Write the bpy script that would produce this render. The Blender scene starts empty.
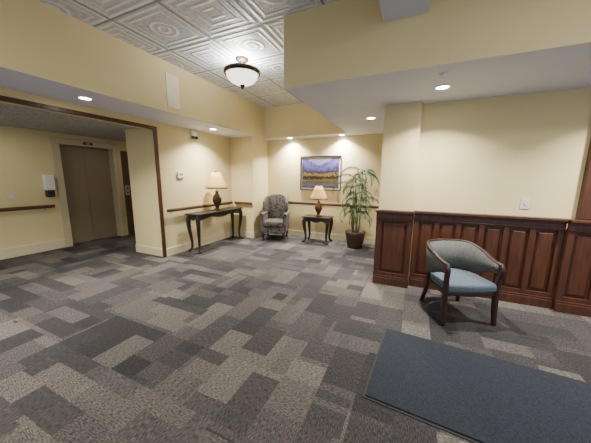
import bpy, bmesh, math, random
from mathutils import Vector, Matrix
random.seed(7)
C = bpy.context.scene.collection

# ------------------------------------------------------------------ materials
def new_mat(name):
    m = bpy.data.materials.new(name); m.use_nodes = True
    nt = m.node_tree; b = nt.nodes['Principled BSDF']
    return m, nt, b
def N(nt, typ, **kw):
    n = nt.nodes.new(typ)
    for k, v in kw.items(): setattr(n, k, v)
    return n
def plain(name, col, rough=.6, metal=0, var=.06, vscale=6, bump=0, bscale=60, emit=None, estr=0, coat=0, stretch=None):
    m, nt, b = new_mat(name)
    tc = N(nt, 'ShaderNodeTexCoord'); mp = N(nt, 'ShaderNodeMapping')
    nt.links.new(tc.outputs['Object'], mp.inputs[0])
    if stretch: mp.inputs['Scale'].default_value = stretch
    no = N(nt, 'ShaderNodeTexNoise'); no.inputs['Scale'].default_value = vscale; no.inputs['Detail'].default_value = 4
    nt.links.new(mp.outputs[0], no.inputs['Vector'])
    r = N(nt, 'ShaderNodeValToRGB')
    r.color_ramp.elements[0].position = .3; r.color_ramp.elements[1].position = .7
    r.color_ramp.elements[0].color = (*[max(0, c*(1-var)) for c in col], 1)
    r.color_ramp.elements[1].color = (*[min(1, c*(1+var)) for c in col], 1)
    nt.links.new(no.outputs[0], r.inputs[0]); nt.links.new(r.outputs[0], b.inputs['Base Color'])
    b.inputs['Roughness'].default_value = rough; b.inputs['Metallic'].default_value = metal
    b.inputs['Coat Weight'].default_value = coat
    if bump:
        n2 = N(nt, 'ShaderNodeTexNoise'); n2.inputs['Scale'].default_value = bscale; n2.inputs['Detail'].default_value = 3
        nt.links.new(mp.outputs[0], n2.inputs['Vector'])
        bp = N(nt, 'ShaderNodeBump'); bp.inputs['Strength'].default_value = bump; bp.inputs['Distance'].default_value = .01
        nt.links.new(n2.outputs[0], bp.inputs['Height']); nt.links.new(bp.outputs[0], b.inputs['Normal'])
    if emit:
        b.inputs['Emission Color'].default_value = (*emit, 1); b.inputs['Emission Strength'].default_value = estr
    return m
def math_n(nt, op, a, b=None, c=None):
    n = N(nt, 'ShaderNodeMath', operation=op)
    for i, v in enumerate((a, b, c)):
        if v is None: continue
        if isinstance(v, (int, float)): n.inputs[i].default_value = v
        else: nt.links.new(v, n.inputs[i])
    return n.outputs[0]

M_WALL = plain('cream_paint', (.71, .60, .325), .75, var=.03, vscale=1.5, bump=.08, bscale=220)
M_SOFFIT = plain('soffit_white', (.72, .74, .89), .8, var=.02, vscale=1.5)
M_BASE = plain('cream_baseboard', (.66, .59, .38), .5, var=.02)
M_WOOD = plain('mahogany_wood', (.066, .022, .010), .4, var=.3, vscale=5, stretch=(6, 6, .7), coat=.06)
M_DARKW = plain('dark_walnut', (.014, .008, .006), .45, var=.3, vscale=5, stretch=(3, 3, 1), coat=.1)
M_CHAIRW = plain('cherry_frame_wood', (.028, .011, .007), .42, var=.3, vscale=5, stretch=(3, 3, 1), coat=.1)
M_RAIL = plain('rail_wood', (.085, .035, .017), .4, var=.2)
M_BRASS = plain('dull_bronze', (.040, .025, .015), .4, .6)
M_WHITE = plain('white_plastic', (.78, .78, .74), .4, var=.01)
M_PLATE = plain('ivory_plate', (.66, .64, .55), .45, var=.01)
M_BLACK = plain('black_plastic', (.02, .02, .02), .4)
M_GREEN = plain('palm_leaf', (.022, .070, .020), .55, var=.7, vscale=9)
M_STEM = plain('palm_trunk', (.11, .09, .04), .8, var=.3, vscale=20)
M_POT = plain('brown_wicker', (.035, .016, .010), .6, var=.4, vscale=50, bump=.5, bscale=80)
M_SOIL = plain('potting_moss', (.04, .04, .02), .95, var=.4, vscale=30)
M_TAUPE = plain('elevator_door_taupe', (.25, .20, .12), .45, var=.03)
M_FRAME = plain('elevator_frame_beige', (.54, .47, .30), .5, var=.03)
M_BLUESEAT = plain('blue_seat_fabric', (.085, .120, .160), .9, var=.3, vscale=90, bump=.3, bscale=300)
M_GREYBACK = plain('grey_olive_back_fabric', (.105, .110, .104), .9, var=.35, vscale=70, bump=.3, bscale=300)
M_MAT = plain('navy_mat_pile', (.016, .021, .034), .97, var=.6, vscale=120, bump=.5, bscale=260)
M_MATB = plain('black_rubber', (.010, .011, .016), .7)
M_CAN = plain('light_lens', (1, 1, .95), .5, emit=(1, .96, .88), estr=60)
M_BOWL = plain('alabaster_glass', (.8, .78, .7), .3, emit=(1, .95, .84), estr=2.6)
M_SHADE = plain('lamp_shade_linen', (.46, .30, .11), .9, var=.08, vscale=40, emit=(1, .62, .16), estr=.42)
M_ALU = plain('brushed_aluminium', (.5, .5, .5), .4, .8)

def wing_fabric():
    m, nt, b = new_mat('damask_fabric')
    tc = N(nt, 'ShaderNodeTexCoord')
    v = N(nt, 'ShaderNodeTexVoronoi'); v.inputs['Scale'].default_value = 16
    n = N(nt, 'ShaderNodeTexNoise'); n.inputs['Scale'].default_value = 24; n.inputs['Detail'].default_value = 3
    nt.links.new(tc.outputs['Object'], v.inputs['Vector']); nt.links.new(tc.outputs['Object'], n.inputs['Vector'])
    s = math_n(nt, 'ADD', v.outputs['Distance'], n.outputs[0])
    r = N(nt, 'ShaderNodeValToRGB'); r.color_ramp.elements[0].position = .74; r.color_ramp.elements[1].position = .90
    r.color_ramp.elements[0].color = (.014, .013, .014, 1); r.color_ramp.elements[1].color = (.090, .078, .066, 1)
    nt.links.new(s, r.inputs[0]); nt.links.new(r.outputs[0], b.inputs['Base Color']); b.inputs['Roughness'].default_value = .9
    return m
M_WING = wing_fabric()

def carpet():
    m, nt, b = new_mat('patchwork_carpet')
    tc = N(nt, 'ShaderNodeTexCoord')
    # ragged yarn edges: nudge the lookup a little with fine noise
    jn = N(nt, 'ShaderNodeTexNoise'); jn.inputs['Scale'].default_value = 90; jn.inputs['Detail'].default_value = 1
    nt.links.new(tc.outputs['Object'], jn.inputs['Vector'])
    js = N(nt, 'ShaderNodeVectorMath', operation='SUBTRACT'); nt.links.new(jn.outputs['Color'], js.inputs[0]); js.inputs[1].default_value = (.5, .5, .5)
    jm = N(nt, 'ShaderNodeVectorMath', operation='SCALE'); nt.links.new(js.outputs[0], jm.inputs[0]); jm.inputs['Scale'].default_value = .012
    ja = N(nt, 'ShaderNodeVectorMath', operation='ADD'); nt.links.new(tc.outputs['Object'], ja.inputs[0]); nt.links.new(jm.outputs[0], ja.inputs[1])
    sep = N(nt, 'ShaderNodeSeparateXYZ'); nt.links.new(ja.outputs[0], sep.inputs[0])
    X = math_n(nt, 'ADD', sep.outputs[0], 20.0); Y = math_n(nt, 'ADD', sep.outputs[1], 20.0)
    def cells(x, y, w, hgt, seed):
        row = math_n(nt, 'FLOOR', math_n(nt, 'DIVIDE', y, hgt))
        sh = math_n(nt, 'FRACT', math_n(nt, 'MULTIPLY', row, .37))
        col = math_n(nt, 'FLOOR', math_n(nt, 'ADD', math_n(nt, 'DIVIDE', x, w), sh))
        cb = N(nt, 'ShaderNodeCombineXYZ'); nt.links.new(col, cb.inputs[0]); nt.links.new(row, cb.inputs[1]); cb.inputs[2].default_value = seed
        w_ = N(nt, 'ShaderNodeTexWhiteNoise', noise_dimensions='3D'); nt.links.new(cb.outputs[0], w_.inputs['Vector'])
        return w_.outputs['Value']
    def choose(m_, a, b_): return math_n(nt, 'ADD', math_n(nt, 'MULTIPLY', a, m_), math_n(nt, 'MULTIPLY', b_, math_n(nt, 'SUBTRACT', 1, m_)))
    a = cells(X, Y, .50, .167, 1.3)
    bb = cells(Y, X, .50, .25, 5.1)
    m1 = math_n(nt, 'GREATER_THAN', cells(X, Y, .50, .50, 9.7), .5)
    small = choose(m1, a, bb)
    big1 = cells(X, Y, 1.0, .50, 3.3); big2 = cells(Y, X, .75, .50, 7.9)
    large = choose(math_n(nt, 'GREATER_THAN', cells(X, Y, 1.0, 1.0, 2.2), .5), big1, big2)
    mix = math_n(nt, 'ADD', math_n(nt, 'MULTIPLY', small, .64), math_n(nt, 'MULTIPLY', large, .36))
    def streak(sx, sy):
        mp = N(nt, 'ShaderNodeMapping'); mp.inputs['Scale'].default_value = (sx, sy, 1)
        nt.links.new(tc.outputs['Object'], mp.inputs[0])
        n = N(nt, 'ShaderNodeTexNoise'); n.inputs['Scale'].default_value = 1; n.inputs['Detail'].default_value = 2
        nt.links.new(mp.outputs[0], n.inputs['Vector']); return n.outputs[0]
    s1 = streak(38, 190); s2 = streak(190, 38)
    m2 = math_n(nt, 'GREATER_THAN', small, .5)
    st = choose(m2, s1, s2)
    st2 = math_n(nt, 'MULTIPLY_ADD', math_n(nt, 'SUBTRACT', st, .5), 4.2, 1.0)
    st2 = math_n(nt, 'MINIMUM', math_n(nt, 'MAXIMUM', st2, .3), 1.9)
    r = N(nt, 'ShaderNodeValToRGB'); cr = r.color_ramp; cr.interpolation = 'LINEAR'
    cols = [(0.10, .019, .0175, .020), (.30, .034, .031, .034), (.48, .057, .051, .052), (.66, .088, .078, .074), (.88, .130, .116, .104)]
    cr.elements[0].position = cols[0][0]; cr.elements[0].color = (*cols[0][1:], 1)
    cr.elements[1].position = cols[1][0]; cr.elements[1].color = (*cols[1][1:], 1)
    for p, *c in cols[2:]:
        e = cr.elements.new(p); e.color = (*c, 1)
    nt.links.new(mix, r.inputs[0])
    mul = N(nt, 'ShaderNodeVectorMath', operation='SCALE')
    nt.links.new(r.outputs[0], mul.inputs[0]); nt.links.new(st2, mul.inputs['Scale'])
    nt.links.new(mul.outputs[0], b.inputs['Base Color']); b.inputs['Roughness'].default_value = .95
    bp = N(nt, 'ShaderNodeBump'); bp.inputs['Strength'].default_value = .35; bp.inputs['Distance'].default_value = .005
    nt.links.new(st, bp.inputs['Height']); nt.links.new(bp.outputs[0], b.inputs['Normal'])
    return m
M_CARPET = carpet()

def tin():
    m, nt, b = new_mat('pressed_tin')
    tc = N(nt, 'ShaderNodeTexCoord'); sep = N(nt, 'ShaderNodeSeparateXYZ'); nt.links.new(tc.outputs['Object'], sep.inputs[0])
    T = .70
    def loc(o, off):
        d = math_n(nt, 'DIVIDE', math_n(nt, 'ADD', o, off), T)
        return math_n(nt, 'SUBTRACT', math_n(nt, 'FRACT', d), .5), math_n(nt, 'FLOOR', d)
    x, ix = loc(sep.outputs[0], 10.0); y, iy = loc(sep.outputs[1], 10.0)
    ch = math_n(nt, 'MAXIMUM', math_n(nt, 'ABSOLUTE', x), math_n(nt, 'ABSOLUTE', y))
    rad = math_n(nt, 'SQRT', math_n(nt, 'ADD', math_n(nt, 'MULTIPLY', x, x), math_n(nt, 'MULTIPLY', y, y)))
    def ridge(v, c, w):
        return math_n(nt, 'MAXIMUM', math_n(nt, 'SUBTRACT', 1, math_n(nt, 'DIVIDE', math_n(nt, 'ABSOLUTE', math_n(nt, 'SUBTRACT', v, c)), w)), 0)
    par = math_n(nt, 'MODULO', math_n(nt, 'ABSOLUTE', math_n(nt, 'ADD', ix, iy)), 2)
    inner = math_n(nt, 'ADD', math_n(nt, 'MULTIPLY', math_n(nt, 'ADD', ridge(rad, .19, .035), ridge(rad, .08, .04)), par), math_n(nt, 'MULTIPLY', math_n(nt, 'ADD', ridge(ch, .22, .035), ridge(ch, .10, .03)), math_n(nt, 'SUBTRACT', 1, par)))
    n = N(nt, 'ShaderNodeTexNoise'); n.inputs['Scale'].default_value = 26; n.inputs['Detail'].default_value = 2
    nt.links.new(tc.outputs['Object'], n.inputs['Vector'])
    orn = math_n(nt, 'MULTIPLY', math_n(nt, 'SUBTRACT', n.outputs[0], .5), .9)
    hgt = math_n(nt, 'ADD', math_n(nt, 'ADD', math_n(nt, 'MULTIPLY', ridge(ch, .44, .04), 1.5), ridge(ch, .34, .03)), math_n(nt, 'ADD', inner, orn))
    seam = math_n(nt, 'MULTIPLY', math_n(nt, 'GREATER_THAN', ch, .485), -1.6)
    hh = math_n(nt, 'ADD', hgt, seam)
    bp = N(nt, 'ShaderNodeBump'); bp.inputs['Strength'].default_value = .75; bp.inputs['Distance'].default_value = .016
    nt.links.new(hh, bp.inputs['Height']); nt.links.new(bp.outputs[0], b.inputs['Normal'])
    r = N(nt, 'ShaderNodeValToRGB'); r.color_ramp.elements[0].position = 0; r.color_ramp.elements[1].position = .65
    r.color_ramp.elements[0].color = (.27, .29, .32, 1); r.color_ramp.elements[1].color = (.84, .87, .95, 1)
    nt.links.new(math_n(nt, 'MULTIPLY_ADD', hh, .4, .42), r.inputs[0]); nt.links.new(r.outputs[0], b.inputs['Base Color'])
    b.inputs['Roughness'].default_value = .5
    return m
M_TIN = tin()
M_TILE = plain('speckled_ceiling_tile', (.42, .42, .42), .9, var=.45, vscale=40)

def painting():
    m, nt, b = new_mat('landscape_print')
    tc = N(nt, 'ShaderNodeTexCoord'); sep = N(nt, 'ShaderNodeSeparateXYZ'); nt.links.new(tc.outputs['Generated'], sep.inputs[0])
    x, z = sep.outputs[0], sep.outputs[2]
    n = N(nt, 'ShaderNodeTexNoise'); n.inputs['Scale'].default_value = 9; n.inputs['Detail'].default_value = 8; n.inputs['Roughness'].default_value = .7
    nt.links.new(tc.outputs['Generated'], n.inputs['Vector'])
    nz = math_n(nt, 'SUBTRACT', n.outputs[0], .5)
    # valley between two mountain sides: skyline lowest in the middle
    v = math_n(nt, 'ADD', z, math_n(nt, 'MULTIPLY', nz, .40))
    side = math_n(nt, 'ABSOLUTE', math_n(nt, 'SUBTRACT', x, .48))
    up = math_n(nt, 'MAXIMUM', math_n(nt, 'SUBTRACT', z, .45), 0)
    v = math_n(nt, 'SUBTRACT', v, math_n(nt, 'MULTIPLY', math_n(nt, 'MULTIPLY', side, up), 1.3))
    r = N(nt, 'ShaderNodeValToRGB'); cr = r.color_ramp
    cols = [(0, (.02, .03, .04)), (.10, (.10, .09, .15)), (.20, (.05, .07, .03)), (.27, (.22, .12, .03)), (.33, (.012, .02, .015)), (.40, (.015, .025, .02)), (.445, (.32, .19, .04)), (.49, (.015, .02, .03)), (.55, (.06, .055, .15)), (.64, (.16, .13, .38)), (.72, (.07, .07, .26)), (.80, (.40, .38, .58)), (1, (.38, .45, .70))]
    cr.elements[0].position = 0; cr.elements[0].color = (*cols[0][1], 1); cr.elements[1].position = 1; cr.elements[1].color = (*cols[-1][1], 1)
    for p, c in cols[1:-1]:
        e = cr.elements.new(p); e.color = (*c, 1)
    nt.links.new(v, r.inputs[0]); nt.links.new(r.outputs[0], b.inputs['Base Color']); b.inputs['Roughness'].default_value = .3
    return m
M_PAINT = painting()

# ------------------------------------------------------------------ mesh helpers
def abox(bm, x0, x1, y0, y1, z0, z1, mi=0, bottom=None):
    vs = [bm.verts.new((x, y, z)) for z in (z0, z1) for y in (y0, y1) for x in (x0, x1)]
    F = [(0, 2, 3, 1), (4, 5, 7, 6), (0, 1, 5, 4), (2, 6, 7, 3), (0, 4, 6, 2), (1, 3, 7, 5)]
    for i, f in enumerate(F):
        fc = bm.faces.new([vs[k] for k in f]); fc.material_index = mi
        if i == 0 and bottom is not None: fc.material_index = bottom
    return vs
def frustum_y(bm, x0, x1, z0, z1, yb, yf, ins):
    a = [bm.verts.new(p) for p in ((x0, yb, z0), (x1, yb, z0), (x1, yb, z1), (x0, yb, z1))]
    b = [bm.verts.new(p) for p in ((x0+ins, yf, z0+ins), (x1-ins, yf, z0+ins), (x1-ins, yf, z1-ins), (x0+ins, yf, z1-ins))]
    bm.faces.new(b)
    for i in range(4):
        j = (i+1) % 4; bm.faces.new((a[i], a[j], b[j], b[i]))
def lathe(bm, prof, cx=0, cy=0, seg=28, mi=0, flute=0, nf=0):
    rings = []
    for r, z in prof:
        ring = []
        for i in range(seg):
            t = 2*math.pi*i/seg; rr = max(r, .0005)*(1+flute*math.cos(nf*t))
            ring.append(bm.verts.new((cx+rr*math.cos(t), cy+rr*math.sin(t), z)))
        rings.append(ring)
    for a, b in zip(rings, rings[1:]):
        for i in range(seg):
            j = (i+1) % seg; f = bm.faces.new((a[i], a[j], b[j], b[i])); f.material_index = mi
    return rings
def sweep(bm, pts, rad, seg=10, sq=None, ref=None):
    pts = [Vector(p) for p in pts]; n = len(pts)
    if isinstance(rad, (int, float)): rad = [rad]*n
    rings = []; up = Vector(ref) if ref else None
    for i, p in enumerate(pts):
        t = (pts[min(i+1, n-1)]-pts[max(i-1, 0)]).normalized()
        if up is None: up = Vector((1, 0, 0)) if abs(t.x) < .8 else Vector((0, 1, 0))
        s = t.cross(up).normalized(); u2 = s.cross(t).normalized()
        if not ref: up = u2
        r = rad[i]; ra, rb = (r if isinstance(r, tuple) else (r, r))
        ring = []
        for k in range(seg):
            a = 2*math.pi*k/seg
            ca, sa = math.cos(a), math.sin(a)
            if sq:
                ca = math.copysign(abs(ca)**sq, ca); sa = math.copysign(abs(sa)**sq, sa)
            ring.append(bm.verts.new(p + s*ra*ca + u2*rb*sa))
        rings.append(ring)
    for a, b in zip(rings, rings[1:]):
        for i in range(seg):
            j = (i+1) % seg; bm.faces.new((a[i], a[j], b[j], b[i]))
    bm.faces.new(rings[0][::-1]); bm.faces.new(rings[-1])
def smooth_path(pts, n=6):
    P = [Vector(p) for p in pts]; out = []
    for i in range(len(P)-1):
        p0 = P[max(i-1, 0)]; p1 = P[i]; p2 = P[i+1]; p3 = P[min(i+2, len(P)-1)]
        for k in range(n):
            t = k/n
            out.append(.5*((2*p1)+(p2-p0)*t+(2*p0-5*p1+4*p2-p3)*t*t+(3*p1-p0-3*p2+p3)*t**3))
    out.append(P[-1]); return out
def lerp_list(vals, n):
    out = []
    for i in range(len(vals)-1):
        for k in range(n): out.append(vals[i]+(vals[i+1]-vals[i])*k/n)
    out.append(vals[-1]); return out
def mk(name, bm, mats, parent=None, smooth=False, bevel=0, sub=0, bseg=2, loc=None, rotz=0):
    bmesh.ops.recalc_face_normals(bm, faces=bm.faces)
    me = bpy.data.meshes.new(name); bm.to_mesh(me); bm.free()
    for m in (mats if isinstance(mats, (list, tuple)) else [mats]): me.materials.append(m)
    if smooth:
        for p in me.polygons: p.use_smooth = True
    o = bpy.data.objects.new(name, me); C.objects.link(o)
    if loc: o.location = loc
    o.rotation_euler[2] = rotz
    if parent: o.parent = parent
    if bevel:
        b = o.modifiers.new('bevel', 'BEVEL'); b.width = bevel; b.segments = bseg; b.limit_method = 'ANGLE'
    if sub:
        s = o.modifiers.new('sub', 'SUBSURF'); s.levels = sub; s.render_levels = sub
    return o
def thing(name, loc, label, cat, rotz=0, group=None):
    e = bpy.data.objects.new(name, None); C.objects.link(e); e.location = loc; e.rotation_euler[2] = rotz
    e.empty_display_size = .1
    e['label'] = label; e['category'] = cat
    if group: e['group'] = group
    return e
def copy_thing(e, loc, rotz=None):
    n = e.copy(); C.objects.link(n); n.location = loc
    if rotz is not None: n.rotation_euler[2] = rotz
    for c in list(e.children):
        k = c.copy(); C.objects.link(k); k.parent = n
    return n
def struct(name, boxes, mats, bevel=0, bottom=None):
    bm = bmesh.new()
    for b in boxes: abox(bm, *b, bottom=bottom)
    o = mk(name, bm, mats, bevel=bevel); o['kind'] = 'structure'; return o

# ------------------------------------------------------------------ room data
XL, YP, XP, YB, YR = -4.05, 5.09, -3.43, 5.785, 3.74
YPI = 3.63
ZS, ZT, YF, XF, XS, YS, XH, ZO, YJ = 2.375, 3.06, 2.571, -1.32, -3.31, 5.45, -6.46, 2.237, 3.13
WS = [M_WALL, M_SOFFIT]
struct('floor', [(-8, 4.5, -2.5, 6.2, -.1, 0)], M_CARPET)
struct('wall_left', [(-4.85, XL, YJ, 6.0, 0, 3.2), (-4.17, XL, -2.5, YJ, ZO, 3.2)], M_WALL)
struct('wall_pier', [(XL, XP, YP, 6.0, 0, ZS)], M_WALL)
struct('wall_back', [(XP, 3, YB, 6.0, 0, ZS)], M_WALL)
struct('wall_right', [(.02, 4.5, YR, 3.95, 0, ZS), (-.41, .02, YPI, 3.95, 0, ZS)], M_WALL)
struct('ceiling_left', [(XL, XS, -2.5, 6.0, ZS, 3.2)], WS, bottom=1)
struct('ceiling_back', [(XS, XF, YS, 6.0, ZS, 3.2)], WS, bottom=1)
struct('ceiling_right', [(XF, 4.5, YF, 6.0, ZS, 3.2)], WS, bottom=1)
struct('ceiling_beam', [(-.35, 0, -2.5, YF, 2.79, ZT)], WS, bottom=1)
struct('ceiling', [(XS, 4.5, -2.5, YS, ZT, 3.2)], M_TIN)
struct('ceiling_hall', [(-8, -4.17, -2.5, 4.45, 2.29, 2.4)], M_TILE)
struct('wall_hall', [(-6.8, XH, -2.5, 2.80, 0, 2.4), (-6.8, XH, 3.86, 4.6, 0, 2.4), (-6.8, XH, 2.80, 3.86, 2.12, 2.4)], M_WALL)
struct('wall_hall_end', [(XH, -4.85, 4.45, 4.6, 0, 2.4)], M_WALL)
bm = bmesh.new()
abox(bm, -6.7, -6.43, 2.70, 2.82, 0, 2.2); abox(bm, -6.7, -6.43, 3.82, 3.92, 0, 2.2); abox(bm, -6.7, -6.43, 2.82, 3.82, 2.08, 2.2)
mk('trim_1', bm, M_FRAME, bevel=.006)['kind'] = 'structure'
bm = bmesh.new()
abox(bm, -6.64, -6.60, 2.82, 3.30, 0.01, 2.08); abox(bm, -6.655, -6.615, 3.305, 3.82, 0.01, 2.08)
mk('door_1', bm, M_TAUPE, bevel=.004)['kind'] = 'structure'
struct('door_2', [(XH-.01, XH+.03, 4.0, 4.40, 0, 2.06)], plain('dark_olive_door', (.085, .066, .035), .5), bevel=.006)

def base(name, boxes): struct(name, boxes, M_BASE, bevel=.008)
base('baseboard_left', [(XL, XL+.02, YJ, YP-.02, 0, .15), (-4.85, XL+.02, YJ-.02, YJ, 0, .15)])
base('baseboard_pier', [(XL, XP+.02, YP-.02, YP, 0, .15), (XP, XP+.02, YP, YB-.02, 0, .15)])
base('baseboard_back', [(XP+.02, 3, YB-.02, YB, 0, .15)])
base('baseboard_hall', [(XH, XH+.02, -2.5, 2.70, 0, .18), (XH, -4.85, 4.43, 4.45, 0, .18)])
struct('trim_2', [(XL-.005, XL+.022, YJ-.05, YJ+.015, 0, ZO+.05), (XL-.005, XL+.022, -2.5, YJ-.05, ZO-.005, ZO+.05)], M_WOOD, bevel=.004)

# ------------------------------------------------------------------ wainscot
def wains(name, x0, x1, yw, panels, zc=1.04, s=.028):
    bm = bmesh.new()
    yb = yw-.012; yf = yw-.038
    abox(bm, x0, x1, yb, yw, 0, zc-.03)
    abox(bm, x0, x1, yw-.058, yw, 0, .10); abox(bm, x0, x1, yw-.048, yw, .10, .125)
    abox(bm, x0, x1, yf, yb, .125, .175); abox(bm, x0, x1, yf, yb, .90, zc-.03)
    abox(bm, x0-.01, x1+.01, yw-.09, yw, zc-.028, zc); abox(bm, x0, x1, yw-.062, yw, zc-.05, zc-.028)
    abox(bm, x0, x1, yw-.048, yw, .915, .93)
    n = len(panels)-1
    for i in range(n+1):
        xa = panels[i]; abox(bm, max(x0, xa-s), min(x1, xa+s), yf, yb, .175, .90)
    for i in range(n):
        frustum_y(bm, panels[i]+s+.014, panels[i+1]-s-.014, .192, .884, yb, yf+.008, .024)
    o = mk(name, bm, M_WOOD, bevel=.004); o['kind'] = 'structure'
wains('trim_3', -.43, .03, YPI, [-.39, -.01])
wains('trim_4', .04, 1.54, YR, [.07+.24*i for i in range(7)])
wains('trim_5', 1.54, 2.9, YR-.05, [1.57, 1.83, 2.09, 2.35, 2.61, 2.87])
struct('trim_6', [(-.43, -.41, YPI, 3.95, 0, 1.03)], M_WOOD, bevel=.004)
struct('trim_7', [(1.61, 1.73, YR-.07, YR, 1.04, 2.25), (1.73, 2.9, YR-.02, YR, 1.04, 2.25)], M_WOOD, bevel=.006)

# ------------------------------------------------------------------ handrails
def rail(p0, p1, nrm, label):
    p0 = Vector(p0); p1 = Vector(p1); nrm = Vector(nrm); L = (p1-p0).length
    e = thing('handrail', ((p0+p1)/2)[:], label, 'handrail', group='wall handrails')
    d = (p1-p0)/2
    bm = bmesh.new(); off = nrm*.052
    sweep(bm, [-d+off, d+off], [(.016, .032)]*2, 12, ref=(0, 0, 1))
    mk('rail_bar', bm, M_RAIL, e, bevel=.004)
    n = max(2, int(L/1.0)+1)
    for i in range(n):
        q = -d*.88+d*1.76*i/(n-1)
        bm = bmesh.new(); sweep(bm, smooth_path([q-nrm*.002-Vector((0, 0, .05)), q+nrm*.03-Vector((0, 0, .05)), q+nrm*.05-Vector((0, 0, .02))], 4), .009, 8)
        mk('rail_bracket', bm, M_ALU, e, smooth=True)
rail((XL, 3.2, .85), (XL, YP-.05, .85), (1, 0, 0), 'brown wooden handrail on brackets behind console table')
rail((XL+.12, YP, .85), (XP, YP, .85), (0, -1, 0), 'short brown wooden handrail on cream pier')
rail((XP+.06, YB, .85), (-.45, YB, .85), (0, -1, 0), 'long brown wooden handrail on cream wall below picture')
rail((XH, .2, .87), (XH, 2.6, .87), (1, 0, 0), 'brown wooden handrail beside the elevator')

# ------------------------------------------------------------------ recessed lights
LIGHTS = [(-3.66, 1.92), (-3.62, 4.05), (-2.72, 5.62), (-1.49, 5.64), (-.68, 4.27), (.19, 3.16), (-3.66, 0), (1.9, 3.1)]
first = None
for (x, y) in LIGHTS:
    if first is None:
        first = thing('recessed_light', (x, y, ZS), 'round white recessed ceiling light, switched on', 'ceiling light', group='recessed ceiling lights')
        bm = bmesh.new(); lathe(bm, [(.055, -.002), (.060, -.008), (.078, -.008), (.082, .003)], seg=32); mk('trim_ring', bm, M_WHITE, first, smooth=True)
        bm = bmesh.new(); lathe(bm, [(0, -.004), (.057, -.004), (.057, .002)], seg=32); mk('lens', bm, M_CAN, first)
    else:
        copy_thing(first, (x, y, ZS))
def light(typ, loc, power, size, col=(1, .94, .83), rot=(0, 0, 0), name='lamp_or_fill_light', **kw):
    l = bpy.data.lights.new(name, typ); l.energy = power; l.color = col
    if typ == 'AREA': l.shape = 'DISK'; l.size = size
    else: l.shadow_soft_size = size
    for k, v in kw.items(): setattr(l, k, v)
    o = bpy.data.objects.new(name, l); C.objects.link(o); o.location = loc; o.rotation_euler = rot; return o
PW = [44, 46, 52, 52, 50, 40, 44, 44]
for (x, y), pw in zip(LIGHTS, PW):
    light('AREA', (x, y, ZS-.02), pw, .12, spread=math.radians(125))
# added fill lights under the lobby ceiling, out of view, without fittings
light('AREA', (-2.3, -.5, 2.97), 42, .6); light('AREA', (1.5, .8, 2.97), 56, .6)
light('AREA', (-5.6, 1.6, 2.25), 8, .3); light('AREA', (-5.6, 3.7, 2.25), 2.5, .3)  # area lights in the elevator hall

# ------------------------------------------------------------------ pendant
pe = thing('pendant_light', (-2.28, 3.18, ZT), 'bronze semi-flush pendant with frosted glass bowl, lit', 'ceiling light')
PO = .04   # shorter drop than the rods' nominal length
bm = bmesh.new(); lathe(bm, [(0, .003), (.09, .003), (.085, -.02), (.03, -.035), (.012, -.04), (.012, -.26), (0, -.26)]); mk('canopy', bm, M_BRASS, pe, smooth=True)
for k in range(3):
    a = k*2.094+.4
    bm = bmesh.new(); sweep(bm, [(.01*math.cos(a), .01*math.sin(a), -.04), (.215*math.cos(a), .215*math.sin(a), -.20+PO)], .006, 8); mk('support_rod', bm, M_BRASS, pe, smooth=True)
bm = bmesh.new(); lathe(bm, [(r_, z_+PO) for r_, z_ in [(.225, -.185), (.245, -.19), (.252, -.21), (.245, -.235), (.225, -.245), (.22, -.22), (.225, -.185)]], seg=40); mk('metal_ring', bm, M_BRASS, pe, smooth=True)
bm = bmesh.new(); lathe(bm, [(r_, z_+PO) for r_, z_ in [(.222, -.225), (.205, -.28), (.165, -.33), (.10, -.365), (.04, -.378), (0, -.38)]], seg=40); mk('glass_bowl', bm, M_BOWL, pe, smooth=True)
bm = bmesh.new(); lathe(bm, [(r_, z_+PO) for r_, z_ in [(0, -.375), (.035, -.376), (.034, -.392), (.014, -.41), (.016, -.42), (0, -.435)]]); mk('finial', bm, M_BRASS, pe, smooth=True)
light('POINT', (-2.28, 3.18, 2.90), 70, .12, col=(1, .97, .93))

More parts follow.
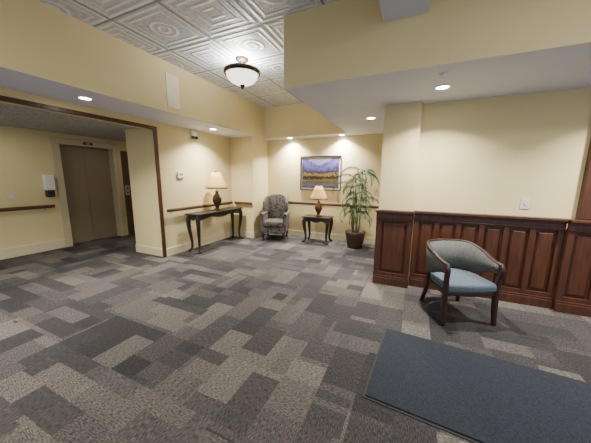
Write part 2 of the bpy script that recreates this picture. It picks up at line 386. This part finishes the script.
# ------------------------------------------------------------------ cabriole tables
def cab_leg(parent, x, y, h, ox, oy, mat, s=1.2):
    bm = bmesh.new()
    P = [(x, y, h), (x+.025*ox, y+.025*oy, h-.08), (x+.02*ox, y+.02*oy, h*.62), (x-.005*ox, y-.005*oy, h*.3), (x, y, .07), (x+.035*ox, y+.035*oy, .02), (x+.045*ox, y+.045*oy, 0.0)]
    sweep(bm, smooth_path(P, 5), lerp_list([.032*s, .038*s, .030*s, .021*s, .017*s, .024*s, .018*s], 5), 10)
    mk('leg', bm, mat, parent, smooth=True)
def table(name, loc, rotz, L, D, h, label, cat, curve):
    e = thing(name, loc, label, cat, rotz)
    bm = bmesh.new(); abox(bm, -L/2, L/2, -D/2, D/2, h-.03, h); mk('table_top', bm, M_DARKW, e, bevel=.01, bseg=3)
    bm = bmesh.new()
    def apron(ax, fixed, a, b):
        n = 20; vs = []
        for i in range(n+1):
            t = i/n; q = a+(b-a)*t; z = h-.025-.065-.04*abs(math.cos(t*math.pi*2))**1.2*curve
            for f in (fixed-.009, fixed+.009):
                for zz in (h-.025, z): vs.append(bm.verts.new((q, f, zz) if ax == 'x' else (f, q, zz)))
        for i in range(n):
            a4 = vs[i*4:i*4+4]; b4 = vs[i*4+4:i*4+8]
            for u, w in ((0, 1), (1, 3), (3, 2), (2, 0)): bm.faces.new((a4[u], a4[w], b4[w], b4[u]))
    m_ = .05
    apron('x', -D/2+m_, -L/2+m_, L/2-m_); apron('x', D/2-m_, -L/2+m_, L/2-m_)
    apron('y', -L/2+m_, -D/2+m_, D/2-m_); apron('y', L/2-m_, -D/2+m_, D/2-m_)
    mk('apron', bm, M_DARKW, e)
    for sx in (-1, 1):
        for sy in (-1, 1): cab_leg(e, sx*(L/2-.07), sy*(D/2-.07), h-.03, sx, sy, M_DARKW)
    return e
table('console_table', (-3.80, 4.26, 0), math.pi/2, 1.42, .34, .76, 'long dark wood console table with curved legs', 'table', 1)
table('side_table', (-1.93, 5.46, 0), 0, .64, .40, .60, 'small dark wood side table with curved legs', 'table', 1)

# ------------------------------------------------------------------ table lamps
M_URN = plain('bronze_urn', (.075, .036, .016), .35, .3, var=.6, vscale=18)
def lamp(loc, k, label):
    e = thing('table_lamp', loc, label, 'lamp', group='table lamps')
    bm = bmesh.new(); lathe(bm, [(0, 0), (.085*k, 0), (.085*k, .015*k), (.05*k, .035*k), (.035*k, .06*k), (.055*k, .10*k), (.092*k, .18*k), (.100*k, .24*k), (.075*k, .31*k), (.035*k, .36*k), (.028*k, .38*k), (.04*k, .40*k), (.02*k, .42*k), (0, .42*k)])
    mk('lamp_base', bm, M_URN, e, smooth=True)
    bm = bmesh.new(); lathe(bm, [(.008, .41*k), (.008, .80*k), (.016, .81*k), (.016, .825*k), (0, .86*k)], seg=12); mk('lamp_stem', bm, M_BRASS, e, smooth=True)
    bm = bmesh.new(); lathe(bm, [(.232*k, .47*k), (.215*k, .52*k), (.18*k, .60*k), (.135*k, .70*k), (.09*k, .81*k)], seg=96, flute=.012, nf=24)
    o = mk('lamp_shade', bm, M_SHADE, e, smooth=True)
    s = o.modifiers.new('solid', 'SOLIDIFY'); s.thickness = .004
    bm = bmesh.new(); lathe(bm, [(.230*k, .465*k), (.238*k, .47*k), (.233*k, .485*k), (.228*k, .475*k), (.230*k, .465*k)], seg=48); mk('shade_trim', bm, M_BRASS, e, smooth=True)
    return e
lamp((-3.79, 4.27, .76), .98, 'bronze urn table lamp with cream shade on console table')
lamp((-1.92, 5.46, .60), .84, 'bronze urn table lamp with cream shade on side table')
light('POINT', (-3.79, 4.27, .76+.62), 6, .05, col=(1, .75, .45)); light('POINT', (-1.92, 5.46, .6+.54), 6, .05, col=(1, .75, .45))

# ------------------------------------------------------------------ wingback chair
wc = thing('wingback_armchair', (-2.96, 5.33, 0), 'dark patterned wingback armchair with short wooden legs', 'chair', math.radians(17))
def pillow(name, x0, x1, y0, y1, z0, z1, mat, parent, bev=.04):
    bm = bmesh.new(); abox(bm, x0, x1, y0, y1, z0, z1)
    return mk(name, bm, mat, parent, smooth=True, bevel=bev, bseg=4)
pillow('seat_base', -.27, .27, -.30, .26, .18, .34, M_WING, wc, .02)
pillow('seat_cushion', -.225, .225, -.33, .16, .335, .47, M_WING, wc, .04)
bm = bmesh.new()
prof = [(-.24, .40), (-.25, .70), (-.25, .92), (-.20, 1.02), (-.10, 1.055), (0, 1.065), (.10, 1.055), (.20, 1.02), (.25, .92), (.25, .70), (.24, .40)]
f0 = [bm.verts.new((x, .14+(z-.4)*.14, z)) for x, z in prof]; f1 = [bm.verts.new((x, .27+(z-.4)*.08, z)) for x, z in prof]
bm.faces.new(f0); bm.faces.new(f1[::-1])
for i in range(len(prof)):
    j = (i+1) % len(prof); bm.faces.new((f0[i], f1[i], f1[j], f0[j]))
mk('backrest', bm, M_WING, wc, bevel=.03, bseg=4, smooth=True)
for s in (-1, 1):
    bm = bmesh.new()
    pr = [(.24, .60), (-.02, .62), (-.09, .74), (-.06, .90), (.04, 1.0), (.24, 1.03)]
    a = [bm.verts.new((s*(.27+(.03 if y < 0 else 0)), y+.06*(z > .9), z)) for y, z in pr]; b_ = [bm.verts.new((s*(.215+(.03 if y < 0 else 0)), y+.06*(z > .9), z)) for y, z in pr]
    bm.faces.new(a); bm.faces.new(b_[::-1])
    for i in range(len(pr)):
        j = (i+1) % len(pr); bm.faces.new((a[i], b_[i], b_[j], a[j]))
    mk('wing', bm, M_WING, wc, bevel=.02, bseg=3, smooth=True)
    bm = bmesh.new()
    abox(bm, *sorted((s*.225, s*.30)), -.29, .24, .20, .58)
    mk('armrest_panel', bm, M_WING, wc, bevel=.02, bseg=3, smooth=True)
    bm = bmesh.new(); sweep(bm, [(s*.27, -.32, .60), (s*.27, .22, .62)], .052, 16); mk('armrest', bm, M_WING, wc, bevel=.012, smooth=True)
    for y in (-.26, .22):
        bm = bmesh.new()
        sweep(bm, smooth_path([(s*.24, y, .20), (s*.25, y-.01, .12), (s*.235, y, .05), (s*.25, y-.015, 0)], 4), lerp_list([.03, .03, .017, .022], 4), 10)
        mk('leg', bm, M_DARKW, wc, smooth=True)

# ------------------------------------------------------------------ potted palm
PX, PY = -1.05, 5.36
pp = thing('potted_palm', (PX, PY, 0), 'tall green parlour palm in brown woven pot', 'plant')
bm = bmesh.new(); lathe(bm, [(0, 0), (.145, 0), (.16, .04), (.195, .25), (.212, .32), (.212, .35), (.19, .35), (.18, .31), (0, .31)]); mk('plant_pot', bm, M_POT, pp, smooth=True)
bm = bmesh.new(); lathe(bm, [(.18, .315), (.12, .33), (0, .34)]); mk('soil', bm, M_SOIL, pp, smooth=True)
tops = []
HT = [1.54, .98, 1.40, .84, 1.27, 1.12, .72]
for k in range(7):
    a = k*.9+.3; r0 = .06; top = (.09*math.cos(a), .07*math.sin(a), HT[k]); tops.append(top)
    bm = bmesh.new()
    sweep(bm, smooth_path([(r0*math.cos(a), r0*math.sin(a), .31), (.085*math.cos(a+.2), .085*math.sin(a+.2), .50), top], 4), lerp_list([.014, .011, .008], 4), 8)
    mk('trunk', bm, M_STEM, pp, smooth=True)
for k, tp in enumerate(tops):
    nf = 9 if tp[2] > 1.2 else 8
    for q in range(nf):
        a = q*2*math.pi/nf+k*.7+random.uniform(-.2, .2)
        el = random.uniform(.9, 1.3) if q % 2 else random.uniform(.35, .85)
        Ln = random.uniform(.50, .70)*(1 if tp[2] > .9 else .8)
        dx, dy = math.cos(a), math.sin(a)
        if dy > 0: Ln *= .65
        pts = []; n = 24; p = Vector(tp); ang = el
        for i in range(n+1):
            pts.append(p.copy()); p = p+Vector((dx*math.cos(ang), dy*math.cos(ang), math.sin(ang)))*(Ln/n); ang -= .115
        bm = bmesh.new(); sweep(bm, pts, lerp_list([.004, .0015], n), 5)
        side = Vector((-dy, dx, 0))
        for i in range(3, n+1):
            for s in (-1, 1):
                for sub in (0, .5):
                    if i == n and sub: continue
                    b0 = pts[i] if not sub else (pts[i]+pts[i+1])/2
                    t = (pts[min(i+1, n)]-pts[i-1]).normalized(); u = i/n
                    ll = Ln*.24*math.sin(math.pi*min(.90, .28+u*.62))*random.uniform(.85, 1.1)
                    dr = (side*s*.55+t*.7+Vector((0, 0, -.40))).normalized()
                    m_ = b0+dr*ll*.45+Vector((0, 0, .006)); e_ = b0+dr*ll+Vector((0, 0, -.03))
                    w = t*.0028+side*.0012
                    bm.faces.new([bm.verts.new(qq) for qq in (b0, m_-w, e_, m_+w)])
        lim = YB-PY-.11
        for v in bm.verts:
            if v.co.y > lim: v.co.y = lim
            if v.co.x < -.46: v.co.x = -.46
        mk('frond', bm, M_GREEN, pp)

# ------------------------------------------------------------------ framed picture
fp = thing('framed_picture', (-2.01, YB, 1.565), 'framed purple mountain and golden meadow landscape on wall', 'picture')
bm = bmesh.new(); w, h_ = .505, .395; t = .022
for b in ((-w, w, -.035, .002, -h_, -h_+t), (-w, w, -.035, .002, h_-t, h_), (-w, -w+t, -.035, .002, -h_+t, h_-t), (w-t, w, -.035, .002, -h_+t, h_-t)): abox(bm, *b)
mk('picture_frame', bm, plain('frame_brown', (.06, .026, .016), .35, .2), fp, bevel=.005)
bm = bmesh.new()
m2 = .056
abox(bm, -w+t, w-t, -.012, -.002, -h_+t, h_-t); mk('mount', bm, plain('pale_mount', (.62, .58, .55), .8), fp)
bm = bmesh.new(); abox(bm, -w+m2, w-m2, -.016, -.012, -h_+m2, h_-m2); mk('print', bm, M_PAINT, fp)

# ------------------------------------------------------------------ barrel armchair
ch = thing('barrel_armchair', (.495, 3.12, 0), 'curved-back armchair with blue seat and dark wood frame', 'chair', math.radians(25))
RB, LF = .262, .235
def upath(s, R=RB, lf=LF):
    tot = 2*lf+math.pi*R; d = s*tot
    if d < lf: return Vector((R, -lf+d, 0)), Vector((1, 0, 0))
    if d < lf+math.pi*R:
        a = (d-lf)/R
        ca, sa = math.cos(a), math.sin(a)
        q = math.copysign(abs(ca)**.8, ca), abs(sa)**.8
        return Vector((R*q[0], R*q[1], 0)), Vector((ca, sa, 0))
    d -= lf+math.pi*R; return Vector((-R, -d, 0)), Vector((-1, 0, 0))
n = 40
def hts(s):
    e = min(s, 1-s)*2                      # 0 arm front .. 1 middle of the back
    c = min(1, e/.72); c = c*c*(3-2*c)
    return .630+.112*c+.010*e, .555-.150*c
def flare(s): return .035*(.5-.5*math.cos(2*math.pi*s))
bm = bmesh.new(); rings = []
for i in range(n+1):
    s = i/n; p, o_ = upath(s); zt, zb = hts(s); fl = flare(s)
    sec = [(-.014, zb, 0), (-.026, (zb+zt)/2, .5), (-.018, zt-.004, 1), (.018, zt-.004, 1), (.020, (zb+zt)/2, .5), (.014, zb, 0)]
    rings.append([bm.verts.new(p+o_*(q+fl*k)+Vector((0, 0, z))) for q, z, k in sec])
m6 = 6
for a, b in zip(rings, rings[1:]):
    for k in range(m6): bm.faces.new((a[k], a[(k+1) % m6], b[(k+1) % m6], b[k]))
bm.faces.new(rings[0]); bm.faces.new(rings[-1][::-1])
mk('backrest', bm, M_GREYBACK, ch, smooth=True)
bm = bmesh.new(); P = []
for i in range(n+1):
    s = i/n; p, o_ = upath(s); zt, zb = hts(s); P.append(p+o_*(flare(s)+.002)+Vector((0, 0, zt+.002)))
sweep(bm, P, [(.021, .012)]*(n+1), 12, ref=(0, 0, 1)); mk('top_rail', bm, M_CHAIRW, ch, smooth=True)
bm = bmesh.new(); P = []
for i in range(n+1):
    s = i/n; p, o_ = upath(s); zt, zb = hts(s); P.append(p+Vector((0, 0, zb-.010)))
sweep(bm, P, [(.017, .012)]*(n+1), 10, ref=(0, 0, 1)); mk('lower_rail', bm, M_CHAIRW, ch, smooth=True)
def seat_outline(R, fy, k=28):
    pts = [(-R*1.02, fy), (-R*.5, fy-.018), (0, fy-.025), (R*.5, fy-.018), (R*1.02, fy)]
    for i in range(k+1):
        a = math.pi*i/k; pts.append((R*math.cos(a), .0+R*.95*math.sin(a)))
    return pts
def extr(name, pts, z0, z1, mat, bev):
    bm = bmesh.new(); a = [bm.verts.new((x, y, z0)) for x, y in pts]; b = [bm.verts.new((x, y, z1)) for x, y in pts]
    bm.faces.new(a); bm.faces.new(b)
    for i in range(len(pts)):
        j = (i+1) % len(pts); bm.faces.new((a[i], a[j], b[j], b[i]))
    return mk(name, bm, mat, ch, smooth=True, bevel=bev, bseg=4)
extr('seat_frame', seat_outline(.255, -.250), .31, .35, M_CHAIRW, .008)
extr('seat', seat_outline(.25, -.262), .345, .435, M_BLUESEAT, .03)
for s in (-1, 1):
    bm = bmesh.new()
    sweep(bm, smooth_path([(s*.262, -.232, .635), (s*.268, -.262, .58), (s*.258, -.245, .47), (s*.255, -.24, .36), (s*.255, -.245, .18), (s*.26, -.258, 0)], 5), lerp_list([.020, .024, .022, .027, .024, .020], 5), 12, sq=.6)
    mk('front_leg', bm, M_CHAIRW, ch, smooth=True)
    bm = bmesh.new()
    sweep(bm, smooth_path([(s*.19, .20, .42), (s*.19, .20, .34), (s*.20, .215, .18), (s*.22, .26, 0)], 5), lerp_list([.018, .024, .021, .018], 5), 12, sq=.6)
    mk('back_leg', bm, M_CHAIRW, ch, smooth=True)

# ------------------------------------------------------------------ floor mat
fm = thing('floor_mat', (.80, 1.945, 0), 'dark navy rectangular entrance mat lying on carpet', 'mat', math.radians(-4))
bm = bmesh.new(); abox(bm, -.98, 1.1, -.46, .46, 0, .006); mk('rubber_border', bm, M_MATB, fm, bevel=.003)
bm = bmesh.new(); abox(bm, -.962, 1.082, -.442, .442, .006, .014); mk('mat_pile', bm, M_MAT, fm, bevel=.003)

# ------------------------------------------------------------------ small wall items
def plate(name, loc, label, cat, nrm, w, h, group=None):
    e = thing(name, loc, label, cat, group=group)
    bm = bmesh.new()
    if nrm == 'y': abox(bm, -w/2, w/2, -.008, .002, -h/2, h/2)
    else: abox(bm, -.002, .008, -w/2, w/2, -h/2, h/2)
    mk('cover_plate', bm, M_PLATE, e, bevel=.003)
    bm = bmesh.new()
    if nrm == 'y': abox(bm, -.008, .008, -.016, -.008, -.018, .018)
    else: abox(bm, .008, .016, -.008, .008, -.018, .018)
    mk('switch_toggle', bm, M_PLATE, e, bevel=.002)
plate('light_switch', (1.17, YR, 1.18), 'white light switch plate above wood wainscot', 'switch', 'y', .08, .115)
plate('light_switch', (XH, 2.03, 1.12), 'white light switch plate above handrail', 'switch', 'x', .08, .12)
th = thing('thermostat', (XL, 3.58, 1.49), 'white wall thermostat on cream wall', 'thermostat')
bm = bmesh.new(); abox(bm, -.003, .03, -.07, .07, -.055, .055); mk('housing', bm, M_WHITE, th, bevel=.006)
bm = bmesh.new(); abox(bm, .03, .032, -.04, .04, -.01, .035); mk('display', bm, plain('grey_display', (.2, .24, .22), .3), th)
em = thing('emergency_light', (XL, 3.96, 2.30), 'white twin-head emergency light high on wall', 'light')
bm = bmesh.new(); abox(bm, -.003, .05, -.07, .07, -.05, .05); mk('housing', bm, M_WHITE, em, bevel=.006)
for s in (-1, 1):
    bm = bmesh.new(); lathe(bm, [(0, 0), (.03, 0), (.035, .03), (.012, .05), (0, .055)], seg=20); mk('lamp_head', bm, M_BLACK, em, smooth=True, loc=(.04, s*.045, -.10))
ap = thing('access_panel', (XS, 2.89, 2.68), 'pale rectangular cover panel on upper cream wall', 'panel')
bm = bmesh.new(); abox(bm, -.003, .012, -.11, .11, -.23, .23); mk('cover', bm, plain('pale_yellow_cover', (.88, .82, .58), .6), ap, bevel=.003)
hd = thing('hand_sanitizer_dispenser', (XH, 2.56, 1.20), 'white wall-mounted hand sanitizer dispenser with dark nozzle', 'dispenser')
bm = bmesh.new(); abox(bm, -.003, .10, -.08, .08, -.02, .28); mk('housing', bm, M_WHITE, hd, bevel=.02, bseg=3)
bm = bmesh.new(); abox(bm, -.003, .09, -.06, .06, -.15, -.02); mk('nozzle', bm, M_BLACK, hd, bevel=.012)
cb = thing('elevator_call_panel', (XH+.03, 4.06, 1.12), 'metal elevator call button plate beside the door', 'button panel')
bm = bmesh.new(); abox(bm, -.003, .01, -.05, .05, -.12, .12); mk('plate', bm, M_ALU, cb, bevel=.003)
for z in (-.05, .05):
    bm = bmesh.new(); abox(bm, .01, .018, -.018, .018, z-.018, z+.018); mk('button', bm, M_BLACK, cb, bevel=.004)
fi = thing('floor_indicator', (-6.43, 3.32, 2.14), 'small dark elevator floor indicator on door frame', 'indicator')
bm = bmesh.new(); abox(bm, -.003, .012, -.09, .09, -.028, .028); mk('housing', bm, M_BLACK, fi, bevel=.004)
bm = bmesh.new(); abox(bm, .012, .014, -.03, .03, -.014, .014); mk('display', bm, plain('red_display', (.12, .02, .015), .4, emit=(1, .1, .05), estr=.15), fi)
sp = thing('fire_sprinkler', (.16, 2.78, ZS), 'small white ceiling fire sprinkler head', 'sprinkler')
bm = bmesh.new(); lathe(bm, [(0, .003), (.035, .003), (.033, -.006), (.012, -.01), (.01, -.035), (.022, -.038), (.022, -.042), (0, -.042)], seg=20); mk('sprinkler_head', bm, M_WHITE, sp, smooth=True)

# ------------------------------------------------------------------ world + camera
w = bpy.data.worlds.new('world'); bpy.context.scene.world = w; w.use_nodes = True
w.node_tree.nodes['Background'].inputs[0].default_value = (.86, .92, 1, 1); w.node_tree.nodes['Background'].inputs[1].default_value = .85
cam = bpy.data.cameras.new('camera'); co = bpy.data.objects.new('camera', cam); C.objects.link(co)
f, p, y, r = 255.932, .168, .428, .008
cam.sensor_width = 36; cam.lens = f/591*36; cam.clip_start = .05
R = Vector((math.cos(y), math.sin(y), 0)); F = Vector((-math.sin(y)*math.cos(p), math.cos(y)*math.cos(p), -math.sin(p))); U = R.cross(F)
R2 = R*math.cos(r)+U*math.sin(r); U2 = U*math.cos(r)-R*math.sin(r)
M = Matrix((R2, U2, -F)).transposed().to_4x4(); M.translation = Vector((0, 0, 1.45))
co.matrix_world = M
bpy.context.scene.camera = co
